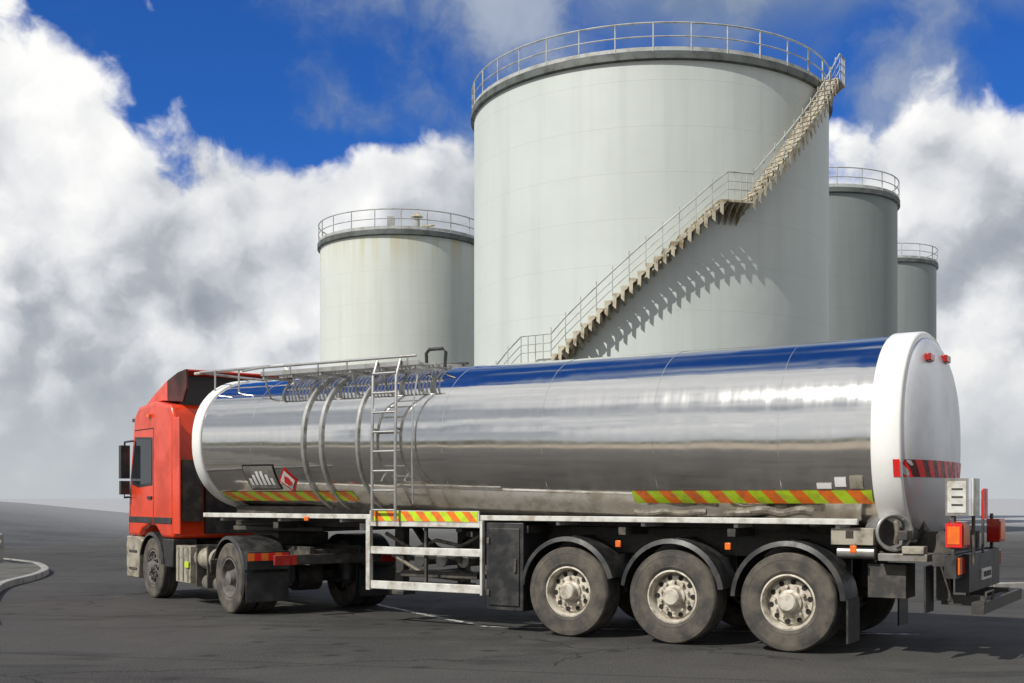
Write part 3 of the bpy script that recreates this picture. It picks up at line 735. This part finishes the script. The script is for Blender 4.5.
for sd in (1, -1):
    yi = sd * 1.20
    def pl(pts, k, yo):
        p, q = sorted((yi, sd * yo)); b.prism(pts, p, q, k)
    pl([(3.24, 1.89), (3.24, 2.70), (4.13, 2.74), (4.33, 2.05), (4.29, 1.92), (3.97, 1.86)], 'black', 1.2235)
    pl([(3.28, 1.93), (3.28, 2.66), (4.10, 2.70), (4.29, 2.05), (4.26, 1.96), (3.95, 1.90)], 'glass', 1.227)
    for p0, p1 in (((3.20, 1.22), (3.20, 2.85)), ((3.20, 2.85), (4.15, 2.85)), ((4.30, 1.84), (4.43, 1.1))):
        d = Vector((p1[0] - p0[0], 0, p1[1] - p0[1])).normalized(); nn = Vector((-d.z, 0, d.x)) * .010
        pl([(p0[0] + nn.x, p0[1] + nn.z), (p1[0] + nn.x, p1[1] + nn.z), (p1[0] - nn.x, p1[1] - nn.z), (p0[0] - nn.x, p0[1] - nn.z)], 'hole', 1.2225)
    pl([(3.26, 1.66), (3.26, 1.71), (3.46, 1.71), (3.46, 1.66)], 'black', 1.245)
    pl([(3.24, 1.26), (3.24, 1.36), (4.42, 1.36), (4.43, 1.26)], 'black', 1.232)
    pl([(2.34, 1.26), (2.34, 1.36), (3.16, 1.36), (3.16, 1.26)], 'black', 1.232)
    p, q = sorted((sd * 1.24, sd * 1.40)); b.box(4.34, 4.46, p, q, 2.02, 2.60, 'black'); b.box(4.34, 4.44, p, q, 1.74, 1.98, 'black')
    b.tube([(4.2, sd * 1.2, 2.68), (4.38, sd * 1.32, 2.66), (4.40, sd * 1.32, 2.5)], .02, 'black', 8); b.tube([(4.32, sd * 1.2, 1.70), (4.40, sd * 1.32, 1.69), (4.40, sd * 1.32, 1.78)], .02, 'black', 8)
    p, q = sorted((sd * 1.0, sd * 1.25)); b.box(3.98, 4.38, p, q, .44, .48, 'steel'); b.box(3.98, 4.38, p, q, .74, .78, 'steel')
b.add([(4.205, -1.12, 3.02), (4.205, 1.12, 3.02), (4.44, 1.12, 2.02), (4.44, -1.12, 2.02)], [(0, 1, 2, 3)], 'glass')
b.box(4.15, 4.50, -1.15, 1.15, 3.02, 3.08, 'black')
for y in (-.95, .95): b.box(4.56, 4.62, y - .2, y + .2, .55, .75, 'white')
for y in (-.9, -.5, .5, .9): b.box(4.0, 4.06, y - .06, y + .06, 3.27, 3.33, 'lora')
b.box(3.3, 3.4, 1.22, 1.27, 3.04, 3.09, 'lora')
b.obj('cab_fittings', tr, bev=.006)
b = B()
top = [(4.02, 3.30), (3.6, 3.46), (3.0, 3.64), (2.5, 3.74), (2.15, 3.76)]
for (x0, z0), (x1, z1) in zip(top[:-1], top[1:]):
    vs = [(x0, -1.02, z0), (x0, 1.02, z0), (x1, 1.02, z1), (x1, -1.02, z1)]
    b.add(vs + [(x, y, z - .03) for x, y, z in vs], [(0, 1, 2, 3), (7, 6, 5, 4), (0, 4, 5, 1), (2, 6, 7, 3)], 'red')
for sd in (1, -1):
    p, q = sorted((sd * 1.022, sd * 1.06))
    b.prism([(4.02, 3.30), (3.6, 3.46), (3.0, 3.64), (2.98, 3.30), (3.2, 3.32)], p, q, 'red')
    b.prism([(2.997, 3.64), (2.5, 3.74), (2.15, 3.76), (2.12, 3.45), (2.28, 3.24), (2.977, 3.30)], p, q, 'reddark')
b.box(2.55, 2.58, -1.0, 1.0, 3.2, 3.70, 'black')
b.obj('roof_air_deflector', tr, bev=.008)
b = B()
for sd in (1, -1):
    p, q = sorted((sd * 1.19, sd * 1.218)); b.prism([(2.298, 1.1), (2.298, 2.98), (2.02, 2.98), (1.98, 1.1)], p, q, 'red')
b.box(2.18, 2.296, -.7, .7, 1.1, 2.6, 'black')
b.box(2.20, 2.29, .75, 1.1, 1.3, 2.3, 'steel')
b.cyl((2.15, -.95, .9), (2.15, -.95, 3.1), .07, 'grey', 14)
b.obj('cab_side_fairings', tr, bev=.008)
b = B()
for y in (-.40, .40): b.box(-1.05, 4.3, y - .04, y + .04, .72, .98, 'steel')
for x in (-1.0, -.2, .9, 2.0): b.box(x, x + .08, -.36, .36, .76, .94, 'steel')
b.cyl((0, -.95, .505), (0, .95, .505), .09, 'steel', 14); b.cyl((0, -.2, .505), (0, .2, .505), .22, 'steel', 18); b.cyl((FX, -.95, .505), (FX, .95, .505), .07, 'steel', 14)
for y in (-.5, .5):
    for x in (-.42, .42): b.cyl((x, y, .45), (x, y, .78), .13, 'black', 14)
    b.box(-.5, .5, y - .05, y + .05, .40, .47, 'steel')
b.box(.05, .95, -.42, .42, .981, 1.16, 'steel'); b.cyl((.5, 0, 1.16), (.5, 0, 1.19), .46, 'steel', 24)
b.box(1.05, 2.1, -.36, .36, .985, 1.0, 'galv')
for (y0, y1) in ((.46, 1.18), (-1.18, -.46)):
    b.box(1.62, 2.25, y0, y1, .34, .92, 'tan')
    b.box(.78, .82, y0, y1, .55, .75, 'steel')
for x in (1.70, 1.90, 2.1): b.box(x, x + .03, 1.181, 1.195, .36, .90, 'grey')
b.cyl((.86, .98, .74), (1.56, .98, .74), .17, 'tan', 20); b.box(.86, 1.5, -1.16, -.6, .40, .95, 'tan')
b.cyl((.75, .95, .36), (1.58, .95, .36), .13, 'grey', 18); b.box(.95, 1.0, .8, 1.16, .3, .95, 'steel'); b.box(1.4, 1.45, .8, 1.16, .3, .95, 'steel')
b.box(1.64, 1.80, 1.196, 1.21, .58, .68, 'yel')
b.box(-1.12, -1.051, -1.0, 1.0, .74, .88, 'steel')
for y in (-.85, .85): b.box(-1.15, -1.122, y - .17, y + .17, .74, .88, 'lred')
for i in range(5):
    pts = [(2.2, -.3 + i * .12, 1.9), (1.8, -.3 + i * .12, 1.45 + .04 * i), (1.4, -.2 + i * .1, 1.55), (1.2, -.1 + i * .05, 1.65)]
    b.tube(pts, .014, 'black' if i % 2 else 'lred', 6)
b.obj('tractor_chassis', tr, bev=.012)
TY, RM, HO = B(), B(), B()
for sd in (1, -1):
    wheel(TY, RM, HO, FX, sd * 1.2, sd, .515, .30, 'steer', 'rimdark')
    wheel(TY, RM, HO, 0, sd * 1.22, sd, .515, .29, 'drive', 'rimdark')
    wheel(TY, RM, HO, 0, sd * .89, sd, .515, .29, 'drive', 'rimdark')
TY.obj('tractor_tyres', tr, ang=30); RM.obj('tractor_rims', tr, ang=30); HO.obj('tractor_rim_holes', tr)
b = B()
for sd in (1, -1):
    fender(b, 0, sd * .56, sd * 1.25, .53, .60, 25, 205, 'black')
    p, q = sorted((sd * .58, sd * 1.235))
    b.box(-.66, -.64, p, q, .20, .62, 'black'); b.box(-.70, -.60, p, q, .66, .92, 'black')
b.obj('tractor_mudguards', tr, ang=40, bev=.006)
b = B()
for sd in (1, -1):
    for i in range(6):
        y0 = sd * (.60 + i * .105); y1 = sd * (.60 + (i + 1) * .105)
        b.add([(-.704, y0, .79), (-.704, y1, .79), (-.704, y1, .90), (-.704, y0, .90)], [(0, 1, 2, 3)], 'ora' if i % 2 else 'redr')
b.obj('mudguard_markers', tr, recalc=False)
print('done')
